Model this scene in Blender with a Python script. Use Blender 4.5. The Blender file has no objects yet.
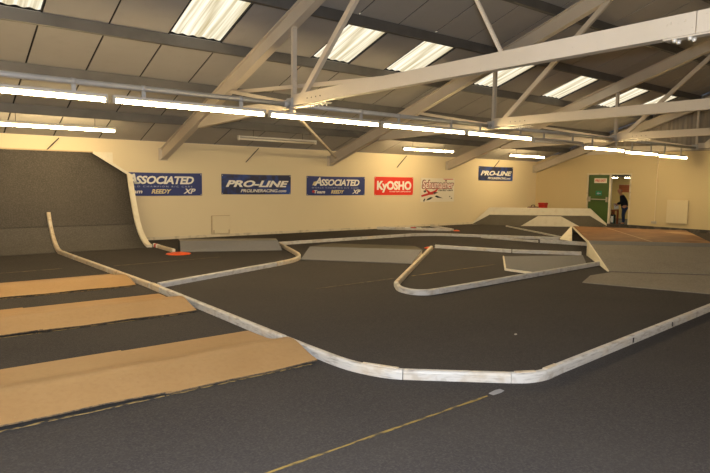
import bpy, bmesh, math, random
from mathutils import Vector, Matrix
random.seed(7)
scene = bpy.context.scene
COL = scene.collection

# ------------------------------------------------------------------ materials
def mat(name, col, rough=0.6, metal=0.0, noise=None, bump=None, spec=0.5):
    """noise = list of (scale, amount, colour) layers mixed over col; bump = (scale, strength)"""
    m = bpy.data.materials.new(name); m.use_nodes = True
    nt = m.node_tree; b = nt.nodes['Principled BSDF']
    b.inputs['Roughness'].default_value = rough; b.inputs['Metallic'].default_value = metal
    b.inputs['Specular IOR Level'].default_value = spec
    rgb = nt.nodes.new('ShaderNodeRGB'); rgb.outputs[0].default_value = (*col, 1)
    cur = rgb.outputs[0]
    tc = nt.nodes.new('ShaderNodeTexCoord')
    for lay in (noise or []):
        sc, lo, hi, c2 = lay[:4]
        n = nt.nodes.new('ShaderNodeTexNoise'); n.inputs['Detail'].default_value = 5
        if isinstance(sc, tuple):
            mp = nt.nodes.new('ShaderNodeMapping'); mp.inputs['Scale'].default_value = sc
            nt.links.new(tc.outputs['Object'], mp.inputs[0]); nt.links.new(mp.outputs[0], n.inputs['Vector'])
            n.inputs['Scale'].default_value = 1
        else:
            nt.links.new(tc.outputs['Object'], n.inputs['Vector']); n.inputs['Scale'].default_value = sc
        r = nt.nodes.new('ShaderNodeMapRange'); r.inputs[1].default_value = lo; r.inputs[2].default_value = hi
        r.inputs[4].default_value = lay[4] if len(lay) > 4 else 1.0
        nt.links.new(n.outputs[0], r.inputs[0])
        mx = nt.nodes.new('ShaderNodeMix'); mx.data_type = 'RGBA'
        nt.links.new(r.outputs[0], mx.inputs[0]); nt.links.new(cur, mx.inputs[6]); mx.inputs[7].default_value = (*c2, 1)
        cur = mx.outputs[2]
    nt.links.new(cur, b.inputs['Base Color'])
    if bump:
        n = nt.nodes.new('ShaderNodeTexNoise'); n.inputs['Scale'].default_value = bump[0]; n.inputs['Detail'].default_value = 3
        nt.links.new(tc.outputs['Object'], n.inputs['Vector'])
        bp = nt.nodes.new('ShaderNodeBump'); bp.inputs['Strength'].default_value = bump[1]; bp.inputs['Distance'].default_value = .01
        nt.links.new(n.outputs[0], bp.inputs['Height']); nt.links.new(bp.outputs[0], b.inputs['Normal'])
    return m

def emit(name, col, s, streak=None):
    m = bpy.data.materials.new(name); m.use_nodes = True; nt = m.node_tree
    for n in list(nt.nodes): nt.nodes.remove(n)
    o = nt.nodes.new('ShaderNodeOutputMaterial'); e = nt.nodes.new('ShaderNodeEmission')
    e.inputs[0].default_value = (*col, 1); e.inputs[1].default_value = s
    if streak:
        tc = nt.nodes.new('ShaderNodeTexCoord'); mp = nt.nodes.new('ShaderNodeMapping')
        mp.inputs['Scale'].default_value = (11, .35, .35); n = nt.nodes.new('ShaderNodeTexNoise')
        n.inputs['Scale'].default_value = 1; n.inputs['Detail'].default_value = 6
        nt.links.new(tc.outputs['Object'], mp.inputs[0]); nt.links.new(mp.outputs[0], n.inputs['Vector'])
        cr = nt.nodes.new('ShaderNodeValToRGB')
        cr.color_ramp.elements[0].position = .36; cr.color_ramp.elements[0].color = (*streak, 1)
        cr.color_ramp.elements[1].position = .6; cr.color_ramp.elements[1].color = (*col, 1)
        nt.links.new(n.outputs[0], cr.inputs[0]); nt.links.new(cr.outputs[0], e.inputs[0])
    nt.links.new(e.outputs[0], o.inputs[0]); return m

LAMP = (1.0, .745, .375)
M = {}
M['carpet'] = mat('dark_carpet', (.039, .035, .035), .95, 0, [(1.1, .35, .75, (.052, .046, .042)), (75, .42, .68, (.072, .064, .058)), (22, .45, .7, (.052, .046, .042), .7), ((.6, 9, 1), .58, .75, (.05, .044, .04), .6)], (300, .35), .2)
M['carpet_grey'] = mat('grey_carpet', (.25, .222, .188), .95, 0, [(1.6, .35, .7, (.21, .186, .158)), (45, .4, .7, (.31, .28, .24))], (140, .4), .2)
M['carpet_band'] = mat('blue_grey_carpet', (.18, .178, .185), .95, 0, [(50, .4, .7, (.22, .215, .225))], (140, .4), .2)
M['carpet_quarter'] = mat('charcoal_grey_carpet', (.076, .068, .060), .95, 0, [(1.2, .3, .7, (.062, .056, .05)), (42, .42, .68, (.108, .098, .088))], (140, .4), .2)
M['carpet_skirt'] = mat('lighter_grey_carpet', (.094, .086, .078), .95, 0, [(1.2, .3, .7, (.08, .073, .066)), (42, .42, .68, (.128, .118, .108))], (140, .4), .2)
M['carpet_olive'] = mat('worn_olive_carpet', (.115, .10, .078), .95, 0, [(3, .3, .7, (.14, .125, .1)), (60, .4, .7, (.10, .09, .07))], None, .2)
M['hardboard'] = mat('tan_hardboard', (.345, .20, .08), .55, 0, [(2.2, .35, .7, (.375, .225, .095)), (25, .45, .75, (.30, .17, .066), .5), (70, .70, .76, (.50, .38, .24), .6)], None, .35)
M['board_edge'] = mat('raw_board_edge', (.16, .105, .05), .9, 0, [(30, .4, .6, (.05, .04, .03))])
M['fibre'] = mat('torn_board_fibre', (.30, .20, .07), .9, 0, [((14, 40, 1), .45, .58, (.03, .025, .02))])
M['barrier'] = mat('scuffed_white_barrier', (.55, .53, .50), .5, 0, [((7, 7, 60), .52, .70, (.24, .21, .19), .75), (9, .54, .70, (.33, .29, .25), .7), (2.2, .52, .72, (.58, .47, .33), .6)])
M['barrier_tan'] = mat('bare_timber_barrier', (.58, .48, .35), .6, 0, [(14, .5, .65, (.38, .28, .18), .7), (5, .5, .66, (.62, .58, .50), .85)])
M['wall'] = mat('cream_wall_paint', (.77, .655, .445), .7, 0, [(.5, .3, .7, (.74, .63, .43)), (40, .70, .75, (.6, .5, .34), .5)], None, .3)
M['wall_end'] = mat('cream_wall_far_light_tint', (.66, .535, .31), .7, 0, [(.5, .3, .7, (.63, .505, .29))], None, .3)  # same cream as the long wall; weaker, yellower far light put into colour
M['skirting'] = mat('cream_skirting', (.70, .61, .45), .6, 0, [(6, .5, .7, (.5, .42, .3))])
M['dark_skirting'] = mat('dark_skirting', (.055, .048, .04), .8, 0, [(4, .5, .6, (.12, .1, .08))])
M['cladding'] = mat('brown_grey_cladding', (.34, .29, .225), .6, 0, [((.1, 7, .15), .4, .6, (.27, .225, .175))])
M['panel'] = mat('grey_roof_panel', (.43, .405, .375), .75, 0, [(.7, .3, .7, (.39, .365, .335)), (4, .55, .8, (.36, .33, .30), .5)], None, .3)
M['panel_gap'] = mat('dark_panel_seam', (.03, .026, .022), .9)
M['purlin'] = mat('dark_grey_purlin_steel', (.125, .118, .112), .55, .2, [(3, .4, .7, (.10, .095, .09))])
M['steel'] = mat('cream_painted_steel', (.60, .52, .42), .5, 0, [(2, .35, .7, (.56, .485, .385)), (30, .66, .75, (.4, .3, .2), .5)])
M['pipe'] = mat('pale_grey_pipe', (.46, .45, .44), .45, .1, [(5, .4, .7, (.40, .39, .38))])
M['rod'] = mat('dark_rod', (.045, .04, .035), .6)
M['bolt'] = mat('bright_bolt', (.75, .72, .66), .35, .3)
M['hole'] = mat('dark_bolt_head', (.13, .11, .09), .6)
M['housing'] = mat('white_light_housing', (.55, .52, .47), .5)
M['tube_off'] = mat('unlit_tube', (.72, .66, .55), .3)
M['tube'] = emit('lit_tube', LAMP, 84)
M['skylight'] = emit('daylit_rooflight', (1.0, .93, .74), 1.15, (.50, .40, .21))
M['ramp_paint'] = mat('cream_white_ramp_paint', (.80, .73, .58), .55, 0, [(6, .5, .75, (.72, .64, .49)), (30, .68, .74, (.4, .33, .24), .6)])
M['deck'] = mat('rust_brown_plywood', (.215, .095, .03), .7, 0, [((.8, 3, 1), .4, .65, (.165, .07, .023)), (2.2, .55, .72, (.26, .125, .045)), (.45, .60, .68, (.50, .29, .12))], None, .2)
M['dark'] = mat('dark_underside', (.035, .033, .034), .9)
M['timber'] = mat('pale_timber', (.55, .41, .25), .6, 0, [((2, 2, 20), .4, .7, (.45, .32, .19))])
M['orange'] = mat('orange_plastic', (.85, .11, .02), .5)
M['redtape'] = mat('red_tape', (.65, .03, .02), .5)
M['whitetape'] = mat('white_tape', (.82, .8, .76), .5)
M['blacktape'] = mat('black_tape', (.02, .02, .02), .6)
M['greytape'] = mat('grey_tape', (.25, .25, .26), .5)
M['yellow'] = mat('yellow_seam_tape', (.27, .18, .04), .7, 0, [((9, 30, 1), .46, .6, (.05, .04, .025))])
M['seam_dull'] = mat('dull_seam_tape', (.15, .115, .06), .8, 0, [((9, 9, 1), .45, .6, (.05, .045, .035))])
M['navy'] = mat('navy_banner_vinyl', (.014, .032, .19), .45)
M['navy2'] = mat('streaked_blue_banner_vinyl', (.012, .018, .07), .45, 0, [((1.6, 1, 3.2), .45, .62, (.02, .075, .36)), ((5, 1, 1.3), .52, .68, (.012, .04, .22))])
M['white_ink'] = mat('white_lettering', (.86, .84, .8), .5)
M['blue_ink'] = mat('pale_blue_lettering', (.35, .42, .62), .5)
M['gold_ink'] = mat('pale_gold_lettering', (.72, .62, .35), .5)
M['red_ink'] = mat('red_lettering', (.55, .02, .02), .5)
M['black_ink'] = mat('black_lettering', (.02, .018, .02), .5)
M['red_vinyl'] = mat('red_banner_vinyl', (.72, .025, .012), .45)
M['white_vinyl'] = mat('off_white_banner_vinyl', (.78, .72, .62), .5)
M['green'] = mat('green_door_paint', (.055, .115, .022), .45, 0, [(2, .4, .7, (.045, .095, .02))])
M['sign_green'] = mat('green_sign', (.0, .22, .12), .4)
M['hall'] = mat('hallway_wall_paint', (.52, .40, .17), .7)
M['hall_ceiling'] = mat('hallway_ceiling', (.22, .22, .22), .7)
M['hall_floor'] = mat('hallway_floor', (.08, .07, .06), .8)
M['hall_lamp'] = emit('hallway_lamp', (1, .82, .5), 60)
M['skin'] = mat('skin', (.75, .36, .20), .5)
M['jacket'] = mat('dark_navy_cloth', (.012, .016, .024), .85)
M['denim'] = mat('blue_denim', (.03, .05, .13), .85)
M['shoe'] = mat('black_shoe', (.015, .014, .013), .5)
M['hair'] = mat('grey_hair', (.25, .19, .15), .8)
M['eye'] = mat('dark_eye', (.02, .015, .01), .3)
M['table_wood'] = mat('red_brown_wood', (.30, .085, .03), .5, 0, [((3, 3, 14), .4, .7, (.22, .06, .02))])
M['red_plastic'] = mat('red_plastic', (.45, .022, .015), .45)
M['darkred'] = mat('dark_maroon_cloth', (.09, .02, .016), .8)
M['teal'] = mat('teal_plastic', (.02, .18, .16), .5)
M['paper'] = mat('white_paper', (.8, .8, .78), .7)
M['plate'] = mat('cream_metal_panel', (.76, .69, .54), .45)
M['panel_paint'] = mat('cream_heater_paint', (.70, .59, .38), .5)
M['socket'] = mat('grey_socket', (.45, .4, .32), .5)

# ------------------------------------------------------------------ mesh helpers
def link(name, me, m, parent=None, smooth=False):
    o = bpy.data.objects.new(name, me)
    ms = m if isinstance(m, (list, tuple)) else [m]
    for k in ms: me.materials.append(k)
    COL.objects.link(o)
    if smooth:
        for p in me.polygons: p.use_smooth = True
    return o

def obj(name, bm, m, parent=None, smooth=False):
    """bm is in world coordinates; origin goes to the parent's origin or the base of the mesh"""
    bmesh.ops.recalc_face_normals(bm, faces=bm.faces)
    me = bpy.data.meshes.new(name)
    if parent is not None:
        off = Vector(parent['_w'])
    else:
        xs = [v.co for v in bm.verts]
        lo = Vector((min(v[i] for v in xs) for i in range(3))); hi = Vector((max(v[i] for v in xs) for i in range(3)))
        off = Vector(((lo.x + hi.x) / 2, (lo.y + hi.y) / 2, lo.z))
    for v in bm.verts: v.co -= off
    bm.to_mesh(me); bm.free()
    o = link(name, me, m, parent, smooth)
    o['_w'] = tuple(off)
    if parent is not None: o.parent = parent
    else: o.location = off
    return o

def tag(o, label, cat, group=None, kind=None):
    if label: o['label'] = label
    if cat: o['category'] = cat
    if group: o['group'] = group
    if kind: o['kind'] = kind
    return o

def thing(name, loc, label, cat, group=None):
    o = bpy.data.objects.new(name, None); COL.objects.link(o); o.location = loc; o['_w'] = tuple(loc)
    o.empty_display_size = .1
    return tag(o, label, cat, group)

def struct(name, bm, m, parent=None):
    o = obj(name, bm, m, parent)
    if parent is None: o['kind'] = 'structure'
    return o

def box(bm, x0, x1, y0, y1, z0, z1, mi=0):
    v = [bm.verts.new(p) for p in ((x0, y0, z0), (x1, y0, z0), (x1, y1, z0), (x0, y1, z0), (x0, y0, z1), (x1, y0, z1), (x1, y1, z1), (x0, y1, z1))]
    for q in ((0, 3, 2, 1), (4, 5, 6, 7), (0, 1, 5, 4), (1, 2, 6, 5), (2, 3, 7, 6), (3, 0, 4, 7)):
        f = bm.faces.new([v[i] for i in q]); f.material_index = mi
    return bm
def B(*a): return box(bmesh.new(), *a)

def prism(bm, pts, d, mi=0):
    """closed polygon pts (3D) extruded by vector d"""
    d = Vector(d); n = len(pts)
    a = [bm.verts.new(Vector(p)) for p in pts]; b = [bm.verts.new(Vector(p) + d) for p in pts]
    fs = [bm.faces.new(list(reversed(a))), bm.faces.new(b)]
    for i in range(n): fs.append(bm.faces.new((a[i], a[(i + 1) % n], b[(i + 1) % n], b[i])))
    for f in fs: f.material_index = mi
    return bm
def P(pts, d): return prism(bmesh.new(), pts, d)

def tube(bm, path, r, n=10, caps=True):
    path = [Vector(p) for p in path]; rings = []
    for i, p in enumerate(path):
        t = (path[min(i + 1, len(path) - 1)] - path[max(i - 1, 0)]).normalized()
        a = Vector((0, 0, 1)) if abs(t.z) < .9 else Vector((1, 0, 0))
        u = t.cross(a).normalized(); w = u.cross(t)
        rr = r[i] if isinstance(r, (list, tuple)) else r
        rings.append([bm.verts.new(p + (u * math.cos(2 * math.pi * k / n) + w * math.sin(2 * math.pi * k / n)) * rr) for k in range(n)])
    for a, b in zip(rings, rings[1:]):
        for k in range(n): bm.faces.new((a[k], a[(k + 1) % n], b[(k + 1) % n], b[k]))
    if caps: bm.faces.new(list(reversed(rings[0]))); bm.faces.new(rings[-1])
    return bm
def T(path, r, n=10): return tube(bmesh.new(), path, r, n)

def bar(bm, p0, p1, w, d, up=(0, 0, 1), prof=None):
    """straight bar, section w (sideways) x d (up); prof = section polygon in (side, up)"""
    p0, p1 = Vector(p0), Vector(p1); t = (p1 - p0).normalized(); up = Vector(up)
    s = t.cross(up).normalized(); u = s.cross(t)
    prof = prof or [(-w / 2, -d / 2), (w / 2, -d / 2), (w / 2, d / 2), (-w / 2, d / 2)]
    return prism(bm, [p0 + s * a + u * b for a, b in prof], p1 - p0)
def BAR(*a, **k): return bar(bmesh.new(), *a, **k)
def iprof(w, d, tf=.018, tw=.014):
    a, b, c = w / 2, d / 2, tw / 2
    return [(-a, -b), (a, -b), (a, -b + tf), (c, -b + tf), (c, b - tf), (a, b - tf), (a, b), (-a, b), (-a, b - tf), (-c, b - tf), (-c, -b + tf), (-a, -b + tf)]

def smooth_path(pts, n=6):
    pts = [Vector(p) for p in pts]; out = []
    q = [pts[0] * 2 - pts[1]] + pts + [pts[-1] * 2 - pts[-2]]
    for i in range(1, len(q) - 2):
        for k in range(n):
            t = k / n; a, b, c, d = q[i - 1], q[i], q[i + 1], q[i + 2]
            out.append(.5 * ((2 * b) + (c - a) * t + (2 * a - 5 * b + 4 * c - d) * t * t + (3 * b - a - 3 * c + d) * t ** 3))
    out.append(pts[-1]); return out

def sweep(path, w=.07, h=.082, z=0.0, r=.022):
    """rounded-top barrier swept along a floor path"""
    path = [Vector((p[0], p[1], z)) for p in path]; bm = bmesh.new(); a = w / 2
    prof = [(-a, 0), (a, 0), (a, h - r)] + [(a - r + r * math.cos(t), h - r + r * math.sin(t)) for t in (.5, 1.05)] + [(a - r, h), (-a + r, h)] + \
           [(-a + r - r * math.sin(t), h - r + r * math.cos(t)) for t in (.5, 1.05)] + [(-a, h - r)]
    rings = []
    for i, p in enumerate(path):
        t = (path[min(i + 1, len(path) - 1)] - path[max(i - 1, 0)]).normalized()
        s = Vector((t.y, -t.x, 0)); rings.append([bm.verts.new(p + s * x + Vector((0, 0, y))) for x, y in prof])
    n = len(prof)
    for q0, q1 in zip(rings, rings[1:]):
        for k in range(n): bm.faces.new((q0[k], q0[(k + 1) % n], q1[(k + 1) % n], q1[k]))
    bm.faces.new(rings[0]); bm.faces.new(list(reversed(rings[-1])))
    return bm

def bevel(bm, w=.005, seg=2):
    bmesh.ops.bevel(bm, geom=list(bm.edges), offset=w, segments=seg, affect='EDGES', profile=.5); return bm

DG = None
def text(name, body, m, parent, x0, x1, z0, z1, plane, shear=0, bold=0.0, spacing=1.0):
    """lettering fitted into the rectangle x0..x1 (reading direction) by z0..z1; plane = ('y', Y) facing -Y or ('x', X) facing -X"""
    c = bpy.data.curves.new(name, 'FONT'); c.body = body; c.shear = shear; c.offset = bold; c.extrude = .01; c.space_character = spacing
    c.resolution_u = 3
    o = bpy.data.objects.new(name + '_src', c); COL.objects.link(o)
    bpy.context.view_layer.update()
    me = bpy.data.meshes.new_from_object(o.evaluated_get(bpy.context.evaluated_depsgraph_get()))
    bpy.data.objects.remove(o); bpy.data.curves.remove(c)
    xs = [v.co.x for v in me.vertices]; ys = [v.co.y for v in me.vertices]
    ax, bx, ay, by = min(xs), max(xs), min(ys), max(ys)
    off = Vector(parent['_w'])
    for v in me.vertices:
        u = x0 + (v.co.x - ax) / (bx - ax) * (x1 - x0); w = z0 + (v.co.y - ay) / (by - ay) * (z1 - z0); d = v.co.z * .2
        if plane[0] == 'y': v.co = Vector((u, plane[1] - d, w)) - off
        else: v.co = Vector((plane[1] - d, -u, w)) - off
    me.materials.clear()
    t = link(name, me, m); t.parent = parent; t['_w'] = tuple(off)
    return t

# ------------------------------------------------------------------ room shell
WY, EX, WX, SY = 15.63, 22.3, -3.0, -11.03
RY = 2.3; SL = .33; EAVE = 2.64
def zr(y): return EAVE + SL * ((WY - y) if y >= RY else (y - (2 * RY - WY)))
ZRIDGE = zr(RY)

struct('floor', B(WX, EX, SY, WY, -.1, 0), M['carpet'])
struct('wall_north', B(WX - .15, EX + .15, WY, WY + .15, 0, 2.635), M['wall'])
struct('wall_south', B(WX - .15, EX + .15, SY - .15, SY, 0, 2.635), M['wall'])
struct('wall_west', P([(WX - .15, SY, 0), (WX - .15, WY, 0), (WX - .15, WY, 2.63), (WX - .15, RY, ZRIDGE - .01), (WX - .15, SY, 2.63)], (.15, 0, 0)), M['wall'])
DY0, DY1, DZ = 11.38, 13.10, 2.05
yb = WY - (2.9 - EAVE) / SL; ys_ = 2 * RY - yb
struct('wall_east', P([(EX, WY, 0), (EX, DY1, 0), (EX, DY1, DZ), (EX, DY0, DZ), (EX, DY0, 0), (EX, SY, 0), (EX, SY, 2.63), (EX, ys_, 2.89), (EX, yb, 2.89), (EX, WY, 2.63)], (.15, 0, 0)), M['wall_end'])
g = bmesh.new()                                                  # ribbed sheet gable above the east wall
y = ys_
def gz(yy): return zr(yy) - .01
ribs = []
while y < yb - .01:
    for dy, dx in ((0, .03), (.05, 0), (.15, 0), (.2, .03)):
        ribs.append((min(y + dy, yb), EX + .03 + dx))
    y += .3
ribs.append((yb, EX + .06)); last = None
for yy, xx in ribs:
    a, b = g.verts.new((xx, yy, 2.89)), g.verts.new((xx, yy, max(gz(yy), 2.891)))
    if last: g.faces.new((last[0], a, b, last[1]))
    last = (a, b)
struct('wall_gable', g, M['cladding'])
struct('baseboard_north', B(WX, EX - .02, WY - .03, WY, 0, .075), M['skirting'])
be = B(EX - .035, EX, SY, DY0, 0, .115); box(be, EX - .035, EX, DY1, WY - .03, 0, .115)
struct('baseboard_east', be, M['dark_skirting'])
struct('trim_1', B(EX - .03, EX + .16, DY0 + .04, DY1 - .9, 0, .10), M['dark_skirting'])      # raised door sill

# ceiling: lining panels with open seams, rooflights let in between the third and fourth purlin
PUR = [14.05, 12.35, 10.70, 9.05, 7.40, 5.75, 4.10]
STEP = 1.03; X0 = .85 - 4 * STEP
SKY = [4, 7, 10, 12, 15, 18, 21, 23]
c = bmesh.new()
def slab(x0, x1, ya, yb_, th=.012, up=0.0, mi=0):
    za, zb = zr(ya) + up, zr(yb_) + up
    prism(c, [(x0, ya, za), (x1, ya, za), (x1, yb_, zb), (x0, yb_, zb)], (0, 0, th), mi)
k = 0
while X0 + k * STEP < EX:
    a = max(X0 + k * STEP + .016, WX); b = min(X0 + (k + 1) * STEP - .016, EX)
    if b > a:
        if k in SKY: slab(a, b, WY, PUR[2]); slab(a, b, PUR[3], RY)
        else: slab(a, b, WY, RY)
        slab(a, b, 2 * RY - WY, RY)
        # the dark backing above the seams
        if k in SKY:
            slab(a - .016, b + .016, WY + .1, PUR[2], .01, .05, 1); slab(a - .016, b + .016, PUR[3], RY, .01, .05, 1)
            for e0, e1 in ((a - .016, a), (b, b + .016)): slab(e0, e1, PUR[2], PUR[3], .07, .0, 1)
        else: slab(a - .016, b + .016, WY + .1, RY, .01, .05, 1)
        slab(a - .016, b + .016, SY - .1, RY, .01, .05, 1)
    k += 1
struct('ceiling', c, [M['panel'], M['panel_gap']])
for n, k in enumerate(SKY):
    a, b = X0 + k * STEP + .018, X0 + (k + 1) * STEP - .018
    s = bmesh.new(); prev = None; N = 48
    for i in range(N + 1):
        x = a + (b - a) * i / N; dz = .045 + .011 * math.sin(2 * math.pi * 5 * i / N)
        v0 = s.verts.new((x, PUR[2], zr(PUR[2]) + dz)); v1 = s.verts.new((x, PUR[3], zr(PUR[3]) + dz))
        if prev: s.faces.new((prev[0], v0, v1, prev[1]))
        prev = (v0, v1)
    w = struct('window_%d' % (n + 1), s, M['skylight'])

# purlins
PLAB = ['dark grey steel purlin lowest on the roof, right above the banner wall',
        'dark grey steel purlin second up from the banner wall, above the light row',
        'dark grey steel purlin running along the lower ends of the rooflights',
        'dark grey steel purlin running along the upper ends of the rooflights',
        'dark grey steel purlin fifth up from the banner wall, above the rooflights',
        'dark grey steel purlin highest in view, at the top right corner', None]
for y, lab in zip(PUR[:6], PLAB):
    zt = zr(y) - .008; bm = bmesh.new()
    pts = [(-.035, -.185), (.06, -.185), (.06, -.17), (-.02, -.17), (-.02, -.02), (-.02, 0), (-.1, 0.028), (-.1, .016), (-.035, -.01)]
    pts = [(.05, -.19), (.05, -.165), (-.03, -.165), (-.03, -.02), (.03, -.02), (.03, -.004), (-.05, 0), (-.05, -.19)]
    prism(bm, [(WX, y + p, zt + q) for p, q in pts], (EX - WX, 0, 0))
    tag(obj('purlin', bm, M['purlin']), lab, 'purlin', 'roof purlins')

# ------------------------------------------------------------------ roof trusses
FR = [5.55, 11.05, 16.6, 22.12]
FLAB = ['nearest cream steel roof truss with its tie beam crossing the top right',
        'second cream steel roof truss from the camera, behind the big tie beam',
        'third cream steel roof truss from the camera, between rooflights and far wall',
        'farthest cream steel roof truss standing against the door wall']
JY, JZ = 9.0, 2.96
def ztop(y): return zr(y) - .2
RD = .30
def bolts(parent, X, y0, z, nx, dy, r=.018):
    for i in range(nx):
        for sx in (-.04, .04):
            bm = bmesh.new(); tube(bm, [(X + sx, y0 - i * dy, z), (X + sx, y0 - i * dy, z - .03)], [r, r * .8], 8)
            obj('bolt', bm, M['bolt'], parent, True)
for X, lab in zip(FR, FLAB):
    t = thing('roof_truss', (X, WY - .1, 2.2), lab, 'roof truss', 'roof trusses')
    n = RD / 2 * math.sqrt(1 + SL * SL)
    for sgn in (1, -1):
        f = (lambda y: y) if sgn == 1 else (lambda y: 2 * RY - y)
        # rafter, cut square at the foot
        ya = WY - .03
        obj('rafter', BAR((X, f(ya), ztop(ya) - n), (X, RY, ztop(RY) - n), .16, RD, prof=iprof(.16, RD, .02, .05)), M['steel'], t)
        # bottom chord from the haunch to the joint
        bm = bmesh.new()
        prism(bm, [(X - .055, f(y), z) for y, z in ((13.15, 2.84), (13.05, 2.94), (12.3, 3.16), (JY + .02, 3.08), (JY + .02, 2.93))], (.11, 0, 0))
        obj('bottom_chord', bm, M['steel'], t)
        obj('strut', BAR((X, f(JY - .02), 3.06), (X, f(JY - .02), ztop(JY) - RD - .0), .075, .075, up=(0, 1, 0)), M['steel'], t)
        obj('brace', BAR((X, f(JY - .25), 3.05), (X, f(6.25), ztop(6.25) - RD), .07, .10), M['steel'], t)
        if X == FR[0]: obj('brace', BAR((X, f(4.42), 3.13), (X, f(5.75), ztop(5.75) - RD), .032, .04), M['steel'], t)
        obj('brace', BAR((X, f(11.55), ztop(11.55) - RD + .02), (X, f(JY + .15), 3.03), .06, .07), M['steel'], t)
        # joint block
        obj('joint_plate', bevel(B(X - .075, X + .075, min(f(JY - .09), f(JY + .12)), max(f(JY - .09), f(JY + .12)), 2.92, 3.10), .01, 1), M['pipe'], t)
    # tie beam: channel, flat face to the camera, lower lip
    tp = [(-.06, -.095), (.06, -.095), (.06, -.08), (-.045, -.08), (-.045, .08), (.06, .08), (.06, .095), (-.06, .095)]
    tp = [(-a, b) for a, b in tp]
    for y0, y1 in ((JY - .08, RY + .004), (RY - .004, 2 * RY - JY + .08)):
        obj('tie_beam', BAR((X, y0, 3.055), (X, y1, 3.055), .12, .19, prof=tp), M['steel'], t)
    obj('splice_plate', B(X - .05, X + .05, RY - .25, RY + .28, 2.945, 2.959), M['steel'], t)
    obj('chord_plate', B(X - .065, X + .065, JY - 1.1, JY + .5, 2.915, 2.93), M['steel'], t)
    bolts(t, X, RY + .18, 2.945, 2, .13, .022)
    bolts(t, X, JY - .62, 2.915, 4, .12, .014)
    for i in range(4):
        obj('bolt', T([(X - .06, JY - .55 - i * .13, 3.04), (X - .069, JY - .55 - i * .13, 3.04)], .012, 6), M['hole'], t)
    for i in range(2):
        obj('bolt', T([(X - .06, RY + .1 + i * .12, 3.09), (X - .069, RY + .1 + i * .12, 3.09)], .016, 8), M['steel'], t)
    # painted foot plate against the wall
    obj('base_plate', B(X - .12, X + .12, WY - .03, WY - .002, 2.13, 2.46), M['steel'], t)

# wind braces
def single(name, bm, m, label, cat, group=None, smooth=False): return tag(obj(name, bm, m, None, smooth), label, cat, group)
single('wind_brace', BAR((5.67, 11.55, 3.50), (5.69, 6.2, 3.13), .04, .07), M['steel'], 'cream steel brace running from the nearest rafter to behind the big tie beam', 'brace')
single('wind_brace', BAR((5.6, JY + .1, 2.88), (10.98, 15.2, 2.40), .05, .06), M['steel'], 'thin cream steel brace slanting down to the foot of the second rafter', 'brace')

# dark tie rods under the lining
for (X, lab) in ((2.78, 'thin dark roof rod at the left above the curved ramp'), (8.15, 'thin dark roof rod above the unlit lamp and the blue banners'),
                 (14.1, 'thin dark roof rod left of the lamp above the red banner'), (19.3, 'thin dark roof rod left of the lamp above the far blue banner')):
    single('roof_rod', T([(X + .22, 15.5, zr(15.5) - .10), (X - .16, 15.58, zr(15.5) - .52)], .014, 6), M['rod'], lab, 'roof rod', 'dark roof rods')

# longitudinal pipe between the truss joints, with the light row slung beneath
PIPE = [(WX, 5.47), (5.63, 10.97), (11.13, 16.52), (16.68, 22.04)]
PL = ['pale grey steel pipe above the nearest light row, left of the first truss', 'pale grey steel pipe above the light row between first and second truss',
      'pale grey steel pipe above the light row between second and third truss', 'pale grey steel pipe between third and farthest truss']
for (a, b), lab in zip(PIPE, PL):
    t = thing('pipe', ((a + b) / 2, JY, 2.93), lab, 'pipe', 'pipes over the light row')
    obj('pipe_run', T([(a, JY + .01, 2.985), (b, JY + .01, 2.985)], .043, 14), M['pipe'], t, True)
    for x in (a + .06, b - .06): obj('end_collar', T([(x - .05, JY + .01, 2.985), (x + .05, JY + .01, 2.985)], .054, 14), M['pipe'], t, True)

def batten(x0, x1, y, z, lit, label, hang, group, ztop_=None):
    t = thing('fluorescent_light', ((x0 + x1) / 2, y, z), label, 'ceiling light', group)
    obj('housing', bevel(B(x0, x1, y - .045, y + .045, z + .045, z + .095), .008, 1), M['housing'], t)
    obj('tube', T([(x0 + .035, y, z + .008), (x1 - .035, y, z + .010)], .026, 10), M['tube'] if lit else M['tube_off'], t, True)
    for x in (x0 + .02, x1 - .02): obj('end_cap', bevel(B(x - .018, x + .018, y - .035, y + .035, z - .028, z + .05), .006, 1), M['housing'], t)
    for x in (x0 + .45, x1 - .45):
        if hang == 'bracket':   # a strap with a clamp round the pipe
            hg = obj('hanger', B(x - .03, x + .03, y - .012, y + .012, z + .09, ztop_), M['pipe'], t); hg['_w'] = t['_w']
            obj('clamp', T([(x - .03, y + .01, 2.985), (x + .03, y + .01, 2.985)], .05, 12), M['pipe'], hg, True)
        else:
            obj('wire', T([(x, y, z + .09), (x, y, ztop_)], .006, 6), M['rod'], t)
    return t
R1 = 'lit tubes slung under the grey pipe'
for a, b, yy, zz in ((-2.6, -.1, JY, 2.755),):
    batten(a, b, yy, zz, True, 'lit fluorescent tube beyond the left edge of the view', 'bracket' if yy == JY else 'wire', 'lit tubes beyond the left edge', 2.95 if yy == JY else zr(14.05) - .2)
near = [(-.02, 2.40, 'lit fluorescent tube at the left edge, under the pale grey pipe'),
        (2.47, 4.98, 'lit fluorescent tube second from left under the grey pipe, crossing the nearest rafter'),
        (5.06, 7.54, 'lit fluorescent tube third from left, right below the first truss joint'),
        (7.62, 10.08, 'lit fluorescent tube fourth from left, between the first and second truss'),
        (10.15, 12.56, 'lit fluorescent tube fifth from left, right below the second truss joint')]
for a, b, lab in near: batten(a, b, JY, 2.755, True, lab, 'bracket', R1, 2.95)
batten(12.64, 14.86, JY, 2.72, False, 'unlit fluorescent light in the gap of the row beneath the second pipe', 'bracket', R1, 2.95)
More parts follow.
